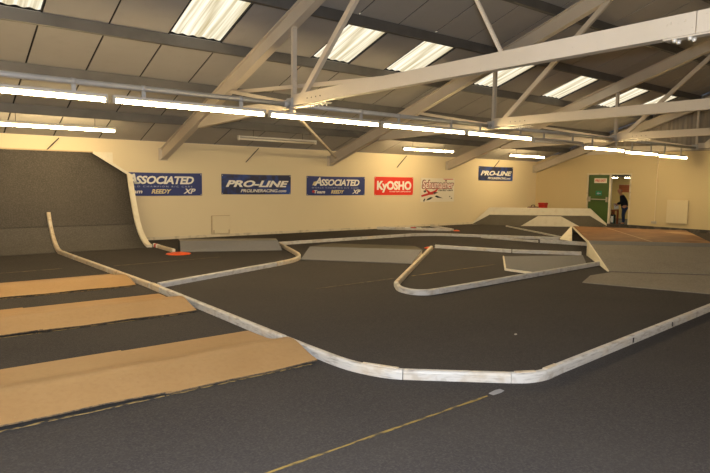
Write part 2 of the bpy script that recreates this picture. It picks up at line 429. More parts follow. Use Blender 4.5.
for a, b, z, lab in ((14.95, 17.15, 2.655, 'lit fluorescent tube first of the far three, left of the third truss joint'),
                     (17.2, 19.3, 2.625, 'lit fluorescent tube in the middle of the far three, above the doorway wall'),
                     (19.33, 21.43, 2.595, 'lit fluorescent tube farthest right of the row, by the door wall')):
    batten(a, b, JY, z, True, lab, 'bracket', R1, 2.95)
R2 = 'tubes hung by the banner wall'
for a, b, lit, lab in ((1.45, 3.9, True, 'lit fluorescent tube hung on wires above the curved ramp'),
                       (6.95, 9.4, False, 'unlit fluorescent light hung above the left blue banners'),
                       (12.75, 15.14, True, 'lit fluorescent tube hung near the wall above the red banner'),
                       (18.2, 20.45, True, 'lit fluorescent tube hung near the wall above the far small blue banner')):
    batten(a, b, 14.0, 2.70, lit, lab, 'wire', R2, zr(14.05) - .2)
# presumed lamp row behind the camera, unseen, added to light the foreground
for a, b in ((1.0, 3.4), (6.5, 8.9), (12, 14.4), (17.5, 19.9)):
    batten(a, b, -4.4, 2.755, True, 'unseen fluorescent tube added behind the camera to light the foreground', 'wire', 'added tubes behind the camera', 3.4)

# ------------------------------------------------------------------ banners on the long wall
BY = WY - .012
def banner(name, x0, x1, z0, z1, m, label):
    t = thing(name, ((x0 + x1) / 2, BY, z0), label, 'banner', 'sponsor banners')
    bm = bmesh.new(); N = 14; f = []; bk = []
    for i in range(N + 1):
        u = i / N; x = x0 + (x1 - x0) * u; sag = .012 * math.sin(math.pi * u) * (1 if m is not M['red_vinyl'] else .3)
        w = .004 * math.sin(u * 17)
        f.append((bm.verts.new((x, BY - .004 + w * .3, z0 - sag * .4)), bm.verts.new((x, BY - .004 + w * .3, z1 - sag))))
        bk.append((bm.verts.new((x, BY + .004, z0 - sag * .4)), bm.verts.new((x, BY + .004, z1 - sag))))
    for L in (f, bk):
        for a, b in zip(L, L[1:]): bm.faces.new((a[0], b[0], b[1], a[1]))
    for i in range(N):
        bm.faces.new((f[i][0], f[i + 1][0], bk[i + 1][0], bk[i][0])); bm.faces.new((f[i][1], f[i + 1][1], bk[i + 1][1], bk[i][1]))
    for i in (0, N): bm.faces.new((f[i][0], f[i][1], bk[i][1], bk[i][0]))
    obj('sheet', bm, m, t)
    for x in (x0 + .03, x1 - .03):
        for z in (z0 + .03, z1 - .04): obj('eyelet', T([(x, WY - .001, z), (x, BY - .012, z)], .012, 8), M['bolt'], t)
    return t
LY = ('y', BY - .009)
def rel(x0, x1, u0, u1): return x0 + (x1 - x0) * u0, x0 + (x1 - x0) * u1
def associated(x0, x1, z0, z1, label):
    t = banner('banner', x0, x1, z0, z1, M['navy'], label); H = z1 - z0
    def L(n, s, m, u0, u1, v0, v1, **k): a, b = rel(x0, x1, u0, u1); return text(n, s, m, t, a, b, z0 + v0 * H, z0 + v1 * H, LY, **k)
    L('lettering', 'A', M['white_ink'], .12, .245, .50, .93, shear=.25, bold=.03)
    L('lettering', 'SSOCIATED', M['white_ink'], .225, .90, .50, .85, shear=.25, bold=.035, spacing=.95)
    L('lettering', 'WORLD CHAMPION R/C CARS', M['blue_ink'], .08, .88, .36, .43, bold=.01, spacing=1.5)
    L('lettering', 'Team', M['white_ink'], .12, .30, .10, .27, shear=.2, bold=.025)
    L('lettering', 'REEDY', M['gold_ink'], .40, .63, .09, .28, shear=.3, bold=.035)
    L('lettering', 'XP', M['white_ink'], .77, .92, .08, .31, shear=.3, bold=.03)
    bm = bmesh.new(); a, b = rel(x0, x1, .085, .125); prism(bm, [(a, BY - .006, z0 + .17 * H), (b, BY - .006, z0 + .12 * H), (b + .02, BY - .006, z0 + .25 * H), (a + .03, BY - .006, z0 + .28 * H)], (0, -.004, 0))
    obj('emblem', bm, M['red_ink'], t)
    bm = bmesh.new(); a, b = rel(x0, x1, .09, .15); prism(bm, [(a, BY - .006, z0 + .52 * H), (b, BY - .006, z0 + .52 * H), (b + .04, BY - .006, z0 + .74 * H), (a + .06, BY - .006, z0 + .70 * H)], (0, -.002, 0))
    obj('emblem', bm, M['gold_ink'], t)
associated(4.27, 6.64, 1.19, 1.81, 'blue vinyl banner half hidden behind the edge of the curved ramp')
associated(10.14, 12.51, 1.18, 1.80, 'blue vinyl banner with white title and three small logos, left of the red banner')
def proline(x0, x1, z0, z1, label):
    t = banner('banner', x0, x1, z0, z1, M['navy2'], label); H = z1 - z0
    def L(n, s, m, u0, u1, v0, v1, **k): a, b = rel(x0, x1, u0, u1); return text(n, s, m, t, a, b, z0 + v0 * H, z0 + v1 * H, LY, **k)
    L('lettering', 'PRO-LINE', M['white_ink'], .055, .965, .36, .70, shear=.3, bold=.04)
    L('lettering', 'PROLINERACING.com', M['white_ink'], .26, .93, .10, .26, shear=.3, bold=.02)
proline(7.23, 9.55, 1.22, 1.81, 'wide dark blue streaked banner between the two blue logo banners')
proline(18.39, 20.6, 1.755, 2.335, 'small dark blue banner hung high by the far corner above the white jump')
t = banner('banner', 12.94, 14.78, 1.18, 1.82, M['red_vinyl'], 'red vinyl banner with large white lettering')
text('lettering', 'KyOSHO', M['white_ink'], t, 13.05, 14.69, 1.27, 1.68, LY, bold=.045)
text('lettering', 'THE FINEST RADIO CONTROL MODELS', M['white_ink'], t, 13.62, 14.67, 1.285, 1.325, LY, bold=.01)
t = banner('banner', 15.17, 16.98, .92, 1.82, M['white_vinyl'], 'off white banner with red and black artwork right of the red banner')
text('lettering', 'Schumacher', M['black_ink'], t, 15.22, 16.96, 1.39, 1.75, LY, bold=.075, shear=.12)
text('lettering', 'Schumacher', M['red_ink'], t, 15.24, 16.94, 1.415, 1.725, ('y', BY - .0105), bold=.05, shear=.12)
text('lettering', 'Schumacher', M['white_ink'], t, 15.26, 16.92, 1.43, 1.715, ('y', BY - .012), bold=.012, shear=.12)
text('lettering', 'racing cars', M['black_ink'], t, 16.1, 16.9, 1.30, 1.40, LY, shear=.3, bold=.02)
def stroke(name, pts, m, z=0):
    bm = bmesh.new(); prism(bm, [(x, BY - .006 - z, q) for x, q in pts], (0, -.003, 0)); return obj(name, bm, m, t)
stroke('artwork', [(15.2, 1.17), (15.22, 1.10), (15.62, 1.18), (16.0, 1.30), (16.12, 1.44), (15.86, 1.33), (15.55, 1.25)], M['red_ink'])
stroke('artwork', [(15.36, 1.42), (15.50, 1.30), (15.62, 1.18), (15.92, 1.20), (15.70, 1.27), (15.52, 1.37)], M['red_ink'], .003)
stroke('artwork', [(15.30, 1.33), (15.36, 1.27), (15.46, 1.29), (15.42, 1.36)], M['black_ink'], .005)
stroke('artwork', [(15.78, 1.25), (15.90, 1.21), (16.08, 1.27), (15.9, 1.29)], M['black_ink'], .006)
stroke('artwork', [(15.30, .95), (15.36, .93), (15.42, 1.02), (15.38, 1.05)], M['black_ink'])
stroke('artwork', [(15.46, .97), (15.66, 1.0), (15.82, 1.08), (15.70, 1.10), (15.54, 1.04)], M['black_ink'])
stroke('artwork', [(15.90, 1.13), (16.05, 1.07), (16.36, 1.05), (16.2, 1.10), (16.02, 1.16)], M['black_ink'])
stroke('artwork', [(16.35, 1.79), (16.92, 1.80), (16.9, 1.77), (16.4, 1.765)], M['red_ink'])
stroke('artwork', [(16.70, 1.10), (16.74, 1.09), (16.78, 1.13), (16.73, 1.14)], M['black_ink'])
stroke('artwork', [(16.80, 1.03), (16.85, 1.02), (16.88, 1.06), (16.83, 1.07)], M['black_ink'])

# wall hatch, east panel, conduit
t = thing('wall_hatch', (7.2, WY, .07), 'cream wall hatch with dark hinges low on the wall under the left banners', 'hatch')
obj('hatch_door', bevel(B(6.93, 7.47, WY - .05, WY - .02, .09, .60), .006, 1), M['wall'], t)
obj('hatch_frame', B(6.915, 7.485, WY - .02, WY - .002, .078, .615), M['timber'], t)
for x in (6.97, 7.44): obj('hinge', B(x - .016, x + .016, WY - .058, WY - .049, .10, .20), M['timber'], t)
t = thing('wall_panel', (EX, 9.53, .27), 'pale flat heater panel on the door wall, right of the doorway', 'heater')
obj('panel_front', bevel(B(EX - .10, EX - .05, 9.17, 9.9, .28, 1.13), .012, 2), M['panel_paint'], t)
obj('panel_back', B(EX - .05, EX, 9.2, 9.87, .31, 1.10), M['skirting'], t)
t = thing('conduit', (EX, 10.35, .2), 'thin cream conduit with a socket running up the door wall', 'conduit')
obj('conduit_pipe', T([(EX - .012, 10.35, .30), (EX - .012, 10.35, 2.72)], .014, 8), M['wall'], t)
obj('socket_box', bevel(B(EX - .05, EX, 10.28, 10.46, .22, .31), .006, 1), M['socket'], t)

# ------------------------------------------------------------------ door and hallway
fr = B(EX - .02, EX + .15, DY0 - .06, DY0, 0, DZ + .06); box(fr, EX - .02, EX + .15, DY1, DY1 + .06, 0, DZ + .06); box(fr, EX - .02, EX + .15, DY0, DY1, DZ, DZ + .06)
struct('trim_2', fr, M['skirting'])
d = struct('door_1', bevel(B(EX + .02, EX + .065, 12.225, DY1 - .005, .02, DZ - .006), .006, 1), M['green'])
bm = T([(EX - .03, 12.26, 1.06), (EX - .03, 13.05, 1.06)], .022, 10)
for y in (12.28, 13.03): box(bm, EX - .05, EX + .02, y - .03, y + .03, .96, 1.16)
b_ = obj('push_bar', bm, M['socket'], d)
sg = obj('warning_sign', B(EX + .012, EX + .02, 12.33, 12.86, 1.72, 1.91), M['white_vinyl'], d)
text('lettering', 'FIRE EXIT', M['red_ink'], sg, -12.82, -12.37, 1.765, 1.865, ('x', EX + .0125), bold=.03)
sg = obj('exit_sign', B(EX + .012, EX + .02, 12.52, 12.78, 1.22, 1.40), M['sign_green'], d)
bm = bmesh.new(); prism(bm, [(EX + .012, -y, z) for y, z in ((-12.74, 1.30), (-12.66, 1.36), (-12.66, 1.32), (-12.56, 1.32), (-12.56, 1.28), (-12.66, 1.28), (-12.66, 1.25))], (-.003, 0, 0))
obj('arrow', bm, M['blue_ink'], sg)
struct('trim_3', bevel(B(EX - .01, EX + .10, 12.14, 12.215, .02, DZ - .006), .006, 1), M['plate'])
HX = 28.0
h = bmesh.new(); box(h, EX + .15, HX, 15.5, 15.6, 0, 2.4); box(h, EX + .15, HX, 9.4, 9.5, 0, 2.4); box(h, HX, HX + .1, 9.4, 15.6, 0, 2.4)
box(h, EX + .151, EX + .2, 13.16, 15.5, 0, 2.4); box(h, EX + .151, EX + .2, 9.5, 11.32, 0, 2.4); 
struct('wall_hallway', h, M['hall'])
struct('floor_hallway', B(EX + .151, HX, 9.5, 15.5, -.1, 0), M['hall_floor'])
struct('ceiling_hallway', B(EX + .95, HX, 9.5, 15.5, 2.03, 2.1), M['hall_ceiling'])
for y, lab in ((14.28, 'lit lamp on the hallway ceiling, left one in the doorway'), (13.62, 'lit lamp on the hallway ceiling, right one in the doorway')):
    t = thing('ceiling_lamp', (26.5, y, 1.97), lab, 'lamp', 'hallway lamps')
    obj('lamp_body', T([(26.5, y, 2.03), (26.5, y, 2.0)], .17, 16), M['housing'], t, False)
    obj('lamp_glass', T([(26.5, y, 2.0), (26.5, y, 1.97)], [.15, .10], 16), M['hall_lamp'], t, True)
t = thing('notice_board', (HX, 14.45, 1.3), 'red brown board on the hallway back wall behind the person', 'board')
obj('board', B(HX - .04, HX, 14.1, 14.8, 1.30, 1.66), M['table_wood'], t)
obj('frame', B(HX - .05, HX - .0, 14.06, 14.84, 1.66, 1.69), M['timber'], t)

# ------------------------------------------------------------------ track: jumps, ramps
def bump(x0, x1, prof, split, label):
    ymid = (prof[0][0] + prof[-1][0]) / 2
    t = thing('track_bump', ((x0 + x1) / 2, ymid, 0), label, 'speed bump', 'tan hardboard bumps')
    for j, (a, b) in enumerate(((x0, split), (split - .05, x1))):
        pts = smooth_path([(0, y, z) for y, z in prof], 4); bm = bmesh.new()
        dy, dz = (.010, .006) if j == 0 else (0, 0); NX = 12
        def vz(p, x): return p.z + dz + .006 * math.sin(x * 2.3 + p.y * 3) * (p.z > .02) + .004 * math.sin(x * 7.1)* (p.y < prof[0][0] + .05)
        top = [[bm.verts.new((a + (b - a) * i / NX, p.y + dy, max(vz(p, a + (b - a) * i / NX), .008) + .004)) for p in pts] for i in range(NX + 1)]
        bot = [[bm.verts.new((a + (b - a) * i / NX, p.y + dy, max(vz(p, a + (b - a) * i / NX), .008) - .006)) for p in pts] for i in range(NX + 1)]
        n = len(pts)
        for i in range(NX):
            for k in range(n - 1):
                bm.faces.new((top[i][k], top[i + 1][k], top[i + 1][k + 1], top[i][k + 1])).material_index = 0
                bm.faces.new((bot[i][k], bot[i][k + 1], bot[i + 1][k + 1], bot[i + 1][k])).material_index = 1
            for k in (0, n - 1): bm.faces.new([bm.verts.new(v.co) for v in (top[i][k], bot[i][k], bot[i + 1][k], top[i + 1][k])]).material_index = 1
        for i in (0, NX):
            ct = [bm.verts.new(v.co) for v in top[i]]; cb = [bm.verts.new(v.co) for v in bot[i]]
            for k in range(n - 1): bm.faces.new((ct[k], ct[k + 1], cb[k + 1], cb[k])).material_index = 1
        o = obj('board', bm, [M['hardboard'], M['board_edge']], t)
        for p in o.data.polygons: p.use_smooth = p.material_index == 0
        bm = bmesh.new(); pv = None                               # torn fibre edge left on the carpet
        for i in range(41):
            x = a + (b - a - .06) * i / 40; w_ = .012 + .014 * random.random(); y0 = prof[0][0] - .006 - .012 * random.random()
            row = [bm.verts.new((x, y0, .001)), bm.verts.new((x, y0 + w_, .001)), bm.verts.new((x, y0 + w_, .005)), bm.verts.new((x, y0, .005))]
            if pv:
                for k in range(4): bm.faces.new((pv[k], pv[(k + 1) % 4], row[(k + 1) % 4], row[k]))
            else: bm.faces.new(row)
            pv = row
        bm.faces.new(pv); obj('frayed_edge', bm, M['fibre'], t)
        bm = bmesh.new()                                          # timber packing under the crest
        yc = max(prof, key=lambda q: q[1])
        box(bm, a + .02, b - .02, yc[0] - .05, yc[0] + .05, .0, yc[1] - .025)
        obj('batten', bm, M['timber'], t)
    return t
bump(-1.6, 2.885, [(4.25, .022), (4.42, .062), (4.58, .110), (4.68, .124), (4.80, .110), (5.0, .052), (5.18, .024), (5.58, .012)], 1.55, 'nearest tan hardboard bump in the left foreground')
bump(-1.6, 2.80, [(6.79, .02), (7.0, .065), (7.16, .112), (7.27, .12), (7.4, .105), (7.62, .05), (7.8, .024), (8.14, .012)], 1.1, 'middle tan hardboard bump of the three at left')
bump(-1.6, 2.74, [(8.98, .018), (9.2, .06), (9.4, .10), (9.52, .108), (9.68, .095), (9.9, .05), (10.1, .022), (10.3, .01)], .9, 'farthest tan hardboard bump of the three, next to the curved ramp')

# quarter pipe
QP = [(13.90, 0.006), (14.12, .055), (14.36, .165), (14.60, .33), (14.80, .55), (14.96, .82), (15.10, 1.10), (15.22, 1.36), (15.35, 1.70), (15.46, 2.02), (15.53, 2.27)]
q = thing('quarter_pipe', (1.8, 14.8, 0), 'tall curved grey carpeted ramp against the wall at the left', 'ramp')
pts = smooth_path([(0, y, z) for y, z in QP], 4)
def yat(z):
    for a, b in zip(pts, pts[1:]):
        if a.z <= z <= b.z: return a.y + (b.y - a.y) * (z - a.z) / (b.z - a.z)
    return pts[-1].y
XL, XR, XC, ZC = -1.2, 4.59, 3.76, 1.73
def sheet(z_lo, z_hi, off):
    bm = bmesh.new(); last = None
    zs = [p.z for p in pts if z_lo < p.z < z_hi]
    zs = [z_lo] + zs + [z_hi]
    for z in zs:
        xr = XR if z <= ZC else XR - (XR - XC) * (z - ZC) / (2.27 - ZC)
        y = yat(z) - off
        row = [bm.verts.new((XL + (xr - XL) * i / 8, y, z)) for i in range(9)] + [bm.verts.new((XL + (xr - XL) * i / 8, y + .015, z - .012 if z > .02 else z)) for i in range(9)]
        if last:
            for i in range(8):
                bm.faces.new((last[i], last[i + 1], row[i + 1], row[i])); bm.faces.new((last[9 + i], row[9 + i], row[10 + i], last[10 + i]))
            bm.faces.new((last[8], last[17], row[17], row[8])); bm.faces.new((last[0], row[0], row[9], last[9]))
        else: bm.faces.new(row[:9] + row[:8:-1])
        last = row
    bm.faces.new(last[:9] + last[:8:-1]); return bm
obj('carpet_face', sheet(.50, 2.27, .0), M['carpet_quarter'], q, True)
obj('carpet_skirt', sheet(.006, .50, .012), M['carpet_skirt'], q, True)
# side profile panel and raised edge
side = [(XR, p.y, p.z) for p in pts if p.z <= ZC] + [(XR, yat(ZC), ZC), (XR, WY - .06, ZC), (XR, WY - .06, 0)]
obj('side_panel', P(side, (.03, 0, 0)), M['ramp_paint'], q)
bm = bmesh.new(); pr = None
ed = [p for p in pts if p.z <= ZC] + [Vector((0, yat(ZC), ZC))]
for i, p in enumerate(ed):
    t_ = (ed[min(i + 1, len(ed) - 1)] - ed[max(i - 1, 0)]).normalized(); nn = Vector((0, -t_.z, t_.y))
    wv = .085
    ring = [bm.verts.new((x, p.y + nn.y * d_, max(p.z + nn.z * d_, .003))) for x, d_ in ((XR - .075, -.01), (XR + .05, -.01), (XR + .05, .06), (XR - .075, .06))]
    if pr:
        for k in range(4): bm.faces.new((pr[k], pr[(k + 1) % 4], ring[(k + 1) % 4], ring[k]))
    else: bm.faces.new(ring)
    pr = ring
bm.faces.new(pr)
obj('edge_strip', bm, M['ramp_paint'], q)
obj('corner_strip', BAR((XR, yat(ZC) - .02, ZC), (XC, pts[-1].y - .02, 2.28), .06, .07, up=(0, -1, 0)), M['ramp_paint'], q)
obj('corner_board', P([(XC - .02, 15.56, 2.29), (XR - .35, 15.56, 2.29), (XR - .35, 15.56, 2.0)], (0, .03, 0)), M['ramp_paint'], q)
obj('top_rail', B(XL, XC, 15.53, 15.58, 2.255, 2.30), M['timber'], q)
obj('backing_board', P([(XL, 15.565, 0), (XR - .03, 15.565, 0), (XR - .03, 15.565, ZC), (XC, 15.565, 2.25), (XL, 15.565, 2.25)], (0, .015, 0)), M['timber'], q)

# low ramps
def wedge(name, base, crest, back, h, label, side_mat, floor_back=False, top_mat=None):
    """base, crest, back: (left, right) floor points"""
    ctr = ((base[0][0] + back[1][0]) / 2, (base[0][1] + back[1][1]) / 2, 0)
    t = thing(name, ctr, label, 'ramp')
    def v(p, z): return Vector((p[0], p[1], z))
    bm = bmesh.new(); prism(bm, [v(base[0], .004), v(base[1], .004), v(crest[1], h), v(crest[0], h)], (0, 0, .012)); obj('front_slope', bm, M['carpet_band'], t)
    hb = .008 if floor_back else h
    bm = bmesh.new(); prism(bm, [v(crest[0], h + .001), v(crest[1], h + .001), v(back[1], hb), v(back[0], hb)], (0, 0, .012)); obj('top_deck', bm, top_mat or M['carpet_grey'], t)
    for s in (0, 1):
        d = (v(base[1 - s], 0) - v(base[s], 0)).normalized() * .02
        poly = [v(base[s], .002), v(crest[s], .0), v(back[s], 0)] + ([v(back[s], h)] if not floor_back else []) + [v(crest[s], h)]
        bm = bmesh.new(); prism(bm, [p for p in poly], d); obj('side_panel', bm, side_mat, t)
    if not floor_back:
        d = (v(back[1], 0) - v(back[0], 0)); nrm = Vector((-d.y, d.x, 0)).normalized() * .02
        bm = bmesh.new(); prism(bm, [v(back[0], 0), v(back[1], 0), v(back[1], h), v(back[0], h)], nrm); obj('back_panel', bm, side_mat, t)
    return t
wedge('low_ramp', ((4.86, 12.66), (6.98, 11.80)), ((5.02, 13.1), (7.05, 12.12)), ((5.15, 13.55), (7.25, 12.55)), .20, 'low grey ramp by the orange marker, left of the angled barrier', M['dark'])
wedge('low_ramp', ((6.47, 10.17), (8.03, 8.47)), ((7.22, 10.97), (8.98, 9.15)), ((8.83, 12.35), (10.3, 10.75)), .15, 'low grey ramp in the middle of the track, left of the hairpin', M['ramp_paint'], True, M['carpet_olive'])

# thin grey sheet inside the hairpin with white edge
t = thing('ramp_sheet', (10.3, 7.0, 0), 'thin grey ramp sheet with white edge inside the hairpin', 'ramp')
poly = [(10.47, 8.09), (8.96, 6.85), (9.0, 6.32), (11.0, 6.42), (12.25, 7.25)]
obj('sheet', P([(x, y, .002) for x, y in poly], (0, 0, .03)), M['carpet_band'], t)
obj('edge_strip', BAR((10.47, 8.10, .022), (8.94, 6.86, .022), .03, .04), M['ramp_paint'], t)
obj('edge_strip', BAR((8.945, 6.87, .022), (8.985, 6.31, .022), .03, .04), M['ramp_paint'], t)
obj('edge_strip', BAR((8.985, 6.31, .018), (9.9, 6.35, .018), .02, .03), M['ramp_paint'], t)
single('carpet_sheet', P([(x, y, .001) for x, y in ((8.93, 5.27), (9.74, 5.6), (10.47, 5.6), (12.35, 3.65), (9.78, 3.32))], (0, 0, .01)), M['carpet_grey'], 'flat light grey carpet piece on the floor in front of the plywood jump', 'carpet')

# bridge jump with plywood deck
HB = .33
LF, LB, RB, RF = Vector((12.56, 7.31, HB)), Vector((16.57, 10.19, HB)), Vector((18.11, 7.48, HB)), Vector((14.58, 5.42, HB))
R0, R1_ = Vector((10.54, 5.68, .004)), Vector((12.45, 3.74, .004))
t = thing('bridge_jump', (13.5, 6.8, 0), 'big carpeted jump with rust brown plywood deck at the right', 'ramp')
def lerp(a, b, u): return a + (b - a) * u
for nm, u0, u1, m, dz in (('carpet_slope', 0, .33, M['carpet_grey'], 0), ('carpet_slope', .332, .865, M['carpet_grey'], .003), ('carpet_band', .86, 1.0, M['carpet_band'], .006)):
    bm = bmesh.new(); up = Vector((0, 0, dz)); prism(bm, [lerp(R0, LF, u0) + up, lerp(R1_, RF, u0) + up, lerp(R1_, RF, u1) + up, lerp(R0, LF, u1) + up], (0, 0, .012)); obj(nm, bm, m, t)
bm = bmesh.new(); prism(bm, [LF, RF, RB, LB], (0, 0, .014)); obj('deck', bm, M['deck'], t)
obj('deck_joint', BAR(lerp(LF, RF, .52) + Vector((0, 0, .0145)), lerp(LB, RB, .30) + Vector((0, 0, .0145)), .03, .003), M['hardboard'], t)
fw = (RF - LF).normalized()
bm = bmesh.new(); a = R0 - fw * .03; b = LF - fw * .03
prism(bm, [Vector((a.x, a.y, .002)), Vector((b.x, b.y, .002)), Vector((b.x, b.y, HB + .018)), Vector((b.x, b.y, HB + .018)) + (a - b).normalized() * .02, Vector((a.x, a.y, .02))], fw * .028); obj('side_panel', bm, M['ramp_paint'], t)
bm = bmesh.new(); prism(bm, [R1_, Vector((RF.x, RF.y, .002)), RF], fw * .028); obj('side_panel', bm, M['ramp_paint'], t)
obj('deck_edge', BAR(LF - fw * .02 + Vector((0, 0, -.008)), LB - fw * .02 + Vector((0, 0, -.008)), .022, .05), M['ramp_paint'], t)
obj('deck_edge', BAR(RF + Vector((0, 0, -.02)), RB + Vector((0, 0, -.02)), .022, .05), M['ramp_paint'], t)
bk = Vector((.84, .55, 0))                                        # down ramp beyond the deck
E0, E1 = LB + Vector((1.5, 1.1, 0)), RB + Vector((1.7, .95, 0)); E0.z = E1.z = .004
bm = bmesh.new(); prism(bm, [LB, RB, E1, E0], (0, 0, .012)); obj('landing_slope', bm, M['carpet_grey'], t)
bm = bmesh.new(); prism(bm, [Vector((16.52, 10.22, HB + .012)), Vector((15.30, 9.44, 0.0)), Vector((15.52, 9.98, 0.0))], (.03, -.01, .0)); obj('wing_panel', bm, M['ramp_paint'], t)
for p in (lerp(RF, RB, .5), lerp(RF, RB, .96), lerp(LF, RF, .5), lerp(LB, RB, .5)):
    p = p + fw * .05 if (p - LF).length < 5.1 and p.x < 17 and p.y > 8.9 else p - fw * .08
    obj('post', BAR((p.x, p.y, 0), (p.x, p.y, HB), .07, .07, up=(0, 1, 0)), M['timber'], t)
obj('support_board', BAR(lerp(LF, LB, .5) + fw * 1.1 + Vector((0, 0, -HB / 2)), lerp(LF, LB, .97) + fw * 1.1 + Vector((0, 0, -HB / 2)), .02, HB - .02), M['dark'], t)

# far white jump by the doorway
t = thing('table_jump', (20.0, 13.6, 0), 'white boarded tabletop jump in front of the green door', 'ramp')
dr = Vector((4.1, -3.3, 0)).normalized(); nb = Vector((-dr.y, dr.x, 0)) * .03
Lb, Tl, Tr, Rb = (17.98, 15.49), (18.50, 15.07), (21.62, 12.57), (22.14, 12.14)
bm = bmesh.new(); prism(bm, [(*Lb, .0), (*Rb, 0.0), (*Rb, .10), (*Tr, .70), (*Tl, .69), (*Lb, .05)], nb); obj('back_board', bm, M['ramp_paint'], t)
Fl, Fa, Fb, Fr = (19.03, 13.94), (19.55, 13.54), (20.25, 12.99), (20.84, 12.5)
bm = bmesh.new(); prism(bm, [(*Fl, 0), (*Fr, 0), (*Fb, .40), (*Fa, .40)], nb); obj('front_board', bm, M['ramp_paint'], t)
bm = bmesh.new(); e = Vector((0, 0, .01))
V = lambda p, z: Vector((p[0], p[1], z))
dd = nb * .6
prism(bm, [V(Fl, .0) + dd, V(Fa, .395) + dd, V(Tl, .395), V(Lb, .02)], -Vector((0, 0, .01))); obj('carpet_slope', bm, M['carpet_olive'], t)
bm = bmesh.new(); prism(bm, [V(Fa, .395) + dd, V(Fb, .395) + dd, V(Tr, .41), V(Tl, .395)], -Vector((0, 0, .01))); obj('carpet_top', bm, M['carpet_olive'], t)
bm = bmesh.new(); prism(bm, [V(Fb, .395) + dd, V(Fr, .0) + dd, V(Rb, .02), V(Tr, .41)], -Vector((0, 0, .01))); obj('carpet_slope', bm, M['carpet_olive'], t)

# red items in the far corner behind that jump
t = thing('storage_bin', (20.88, 14.25, 0), 'red plastic bin standing behind the white jump near the far corner', 'bin')
bm = bmesh.new(); cx, cy = 20.88, 14.25
a = [bm.verts.new((cx + p * .10, cy + q_ * .10, 0)) for p, q_ in ((-1, -1), (1, -1), (1, 1), (-1, 1))]; b = [bm.verts.new((cx + p * .13, cy + q_ * .13, .80)) for p, q_ in ((-1, -1), (1, -1), (1, 1), (-1, 1))]
bm.faces.new(a)
for i in range(4): bm.faces.new((a[i], a[(i + 1) % 4], b[(i + 1) % 4], b[i]))
bm.faces.new(b); obj('bin_body', bm, M['red_plastic'], t)
obj('bin_lid', bevel(B(cx - .15, cx + .15, cy - .15, cy + .15, .80, .88), .03, 2), M['red_plastic'], t)
t = thing('tool_bag', (20.33, 14.35, 0), 'dark maroon upright holdall beside the red bin behind the white jump', 'bag')
bm = bevel(B(20.08, 20.60, 14.22, 14.48, 0, .72), .06, 3); obj('bag_body', bm, M['darkred'], t, True)
obj('handle', T([(20.2, 14.35, .71), (20.24, 14.35, .77), (20.34, 14.35, .79), (20.44, 14.35, .77), (20.48, 14.35, .71)], .015, 8), M['darkred'], t, True)

# ------------------------------------------------------------------ barriers
BG = 'track edge barriers'
def barrier(pts, label, curved=False, m='barrier', h=.082, w=.07, bands=(), caps=(), marks=()):
    path = smooth_path([(x, y, 0) for x, y in pts], 6) if (curved or len(pts) > 2) else [Vector((*pts[0], 0)), Vector((*pts[1], 0))]
    if not curved and len(pts) == 2:
        a, b = path; path = [a.lerp(b, i / 8) for i in range(9)]
    if not (bands or caps or marks): return tag(obj('track_barrier', sweep(path, w, h), M[m]), label, 'barrier', BG)
    mid = path[len(path) // 2]; t = thing('track_barrier', (mid.x, mid.y, 0), label, 'barrier', BG)
    obj('rail', sweep(path, w, h), M[m], t)
    for (nm, p0, p1, mm) in bands:
        obj(nm, sweep([p0, p1], w + .006, h + .003), M[mm], t)
    for x0, y0, x1, y1 in caps: obj('top_cap', sweep([(x0, y0), (x1, y1)], w * .55, .008, h - .001, .003), M['barrier_tan'], t)
    for x, y in marks: obj('tape_mark', B(x - .012, x + .012, y - w / 2 - .004, y - w / 2 + .002, .015, h * .8), M['blacktape'], t)
    return t
# long left barrier
barrier([(2.60, 13.80), (2.88, 8.72)], 'worn white barrier from the curved ramp along the ends of two tan bumps', m='barrier_tan')
barrier([(2.88, 8.718), (2.967, 4.972)], 'worn white barrier along the end of the middle tan bump', h=.085, bands=(('scuff_patch', (2.881, 8.66), (2.889, 8.3), 'barrier_tan'),))
barrier([(2.967, 4.97), (2.985, 4.4), (3.02, 3.95), (3.13, 3.64), (3.239, 3.491)], 'curved white barrier corner at the end of the nearest tan bump', True, caps=((3.06, 3.81, 3.215, 3.525),))
barrier([(3.24, 3.49), (3.91, 2.91)], 'short straight white barrier at the very front, between two curved corners')
barrier([(3.911, 2.909), (4.03, 2.83), (4.2, 2.79), (4.429, 2.811)], 'curved white barrier corner at the front, turning right', True, caps=((3.94, 2.885, 4.10, 2.805), (4.22, 2.795, 4.41, 2.809)))
barrier([(4.43, 2.812), (9.3, 3.18)], 'long straight white barrier running to the right edge', marks=((5.92, 2.924), (6.99, 3.005)))
# upright piece climbing the quarter pipe
up = [Vector((0, y, z)) for y, z in ((13.84, .0), (14.0, .02), (14.2, .09), (14.43, .21), (14.6, .34), (14.76, .51), (14.87, .66), (14.95, .80))]
bm = bmesh.new(); pr = None
for i, p in enumerate(up):
    t_ = (up[min(i + 1, len(up) - 1)] - up[max(i - 1, 0)]).normalized(); nn = Vector((0, -t_.z, t_.y))
    ring = [bm.verts.new((x, p.y + nn.y * d_, max(p.z + nn.z * d_, .0))) for x, d_ in ((2.57, .012), (2.65, .012), (2.65, .075), (2.63, .088), (2.59, .088), (2.57, .075))]
    if pr:
        for k in range(6): bm.faces.new((pr[k], pr[(k + 1) % 6], ring[(k + 1) % 6], ring[k]))
    else: bm.faces.new(ring)
    pr = ring
bm.faces.new(pr)
single('track_barrier', bm, M['barrier_tan'], 'bent barrier end climbing up the curved grey ramp', 'barrier', BG)
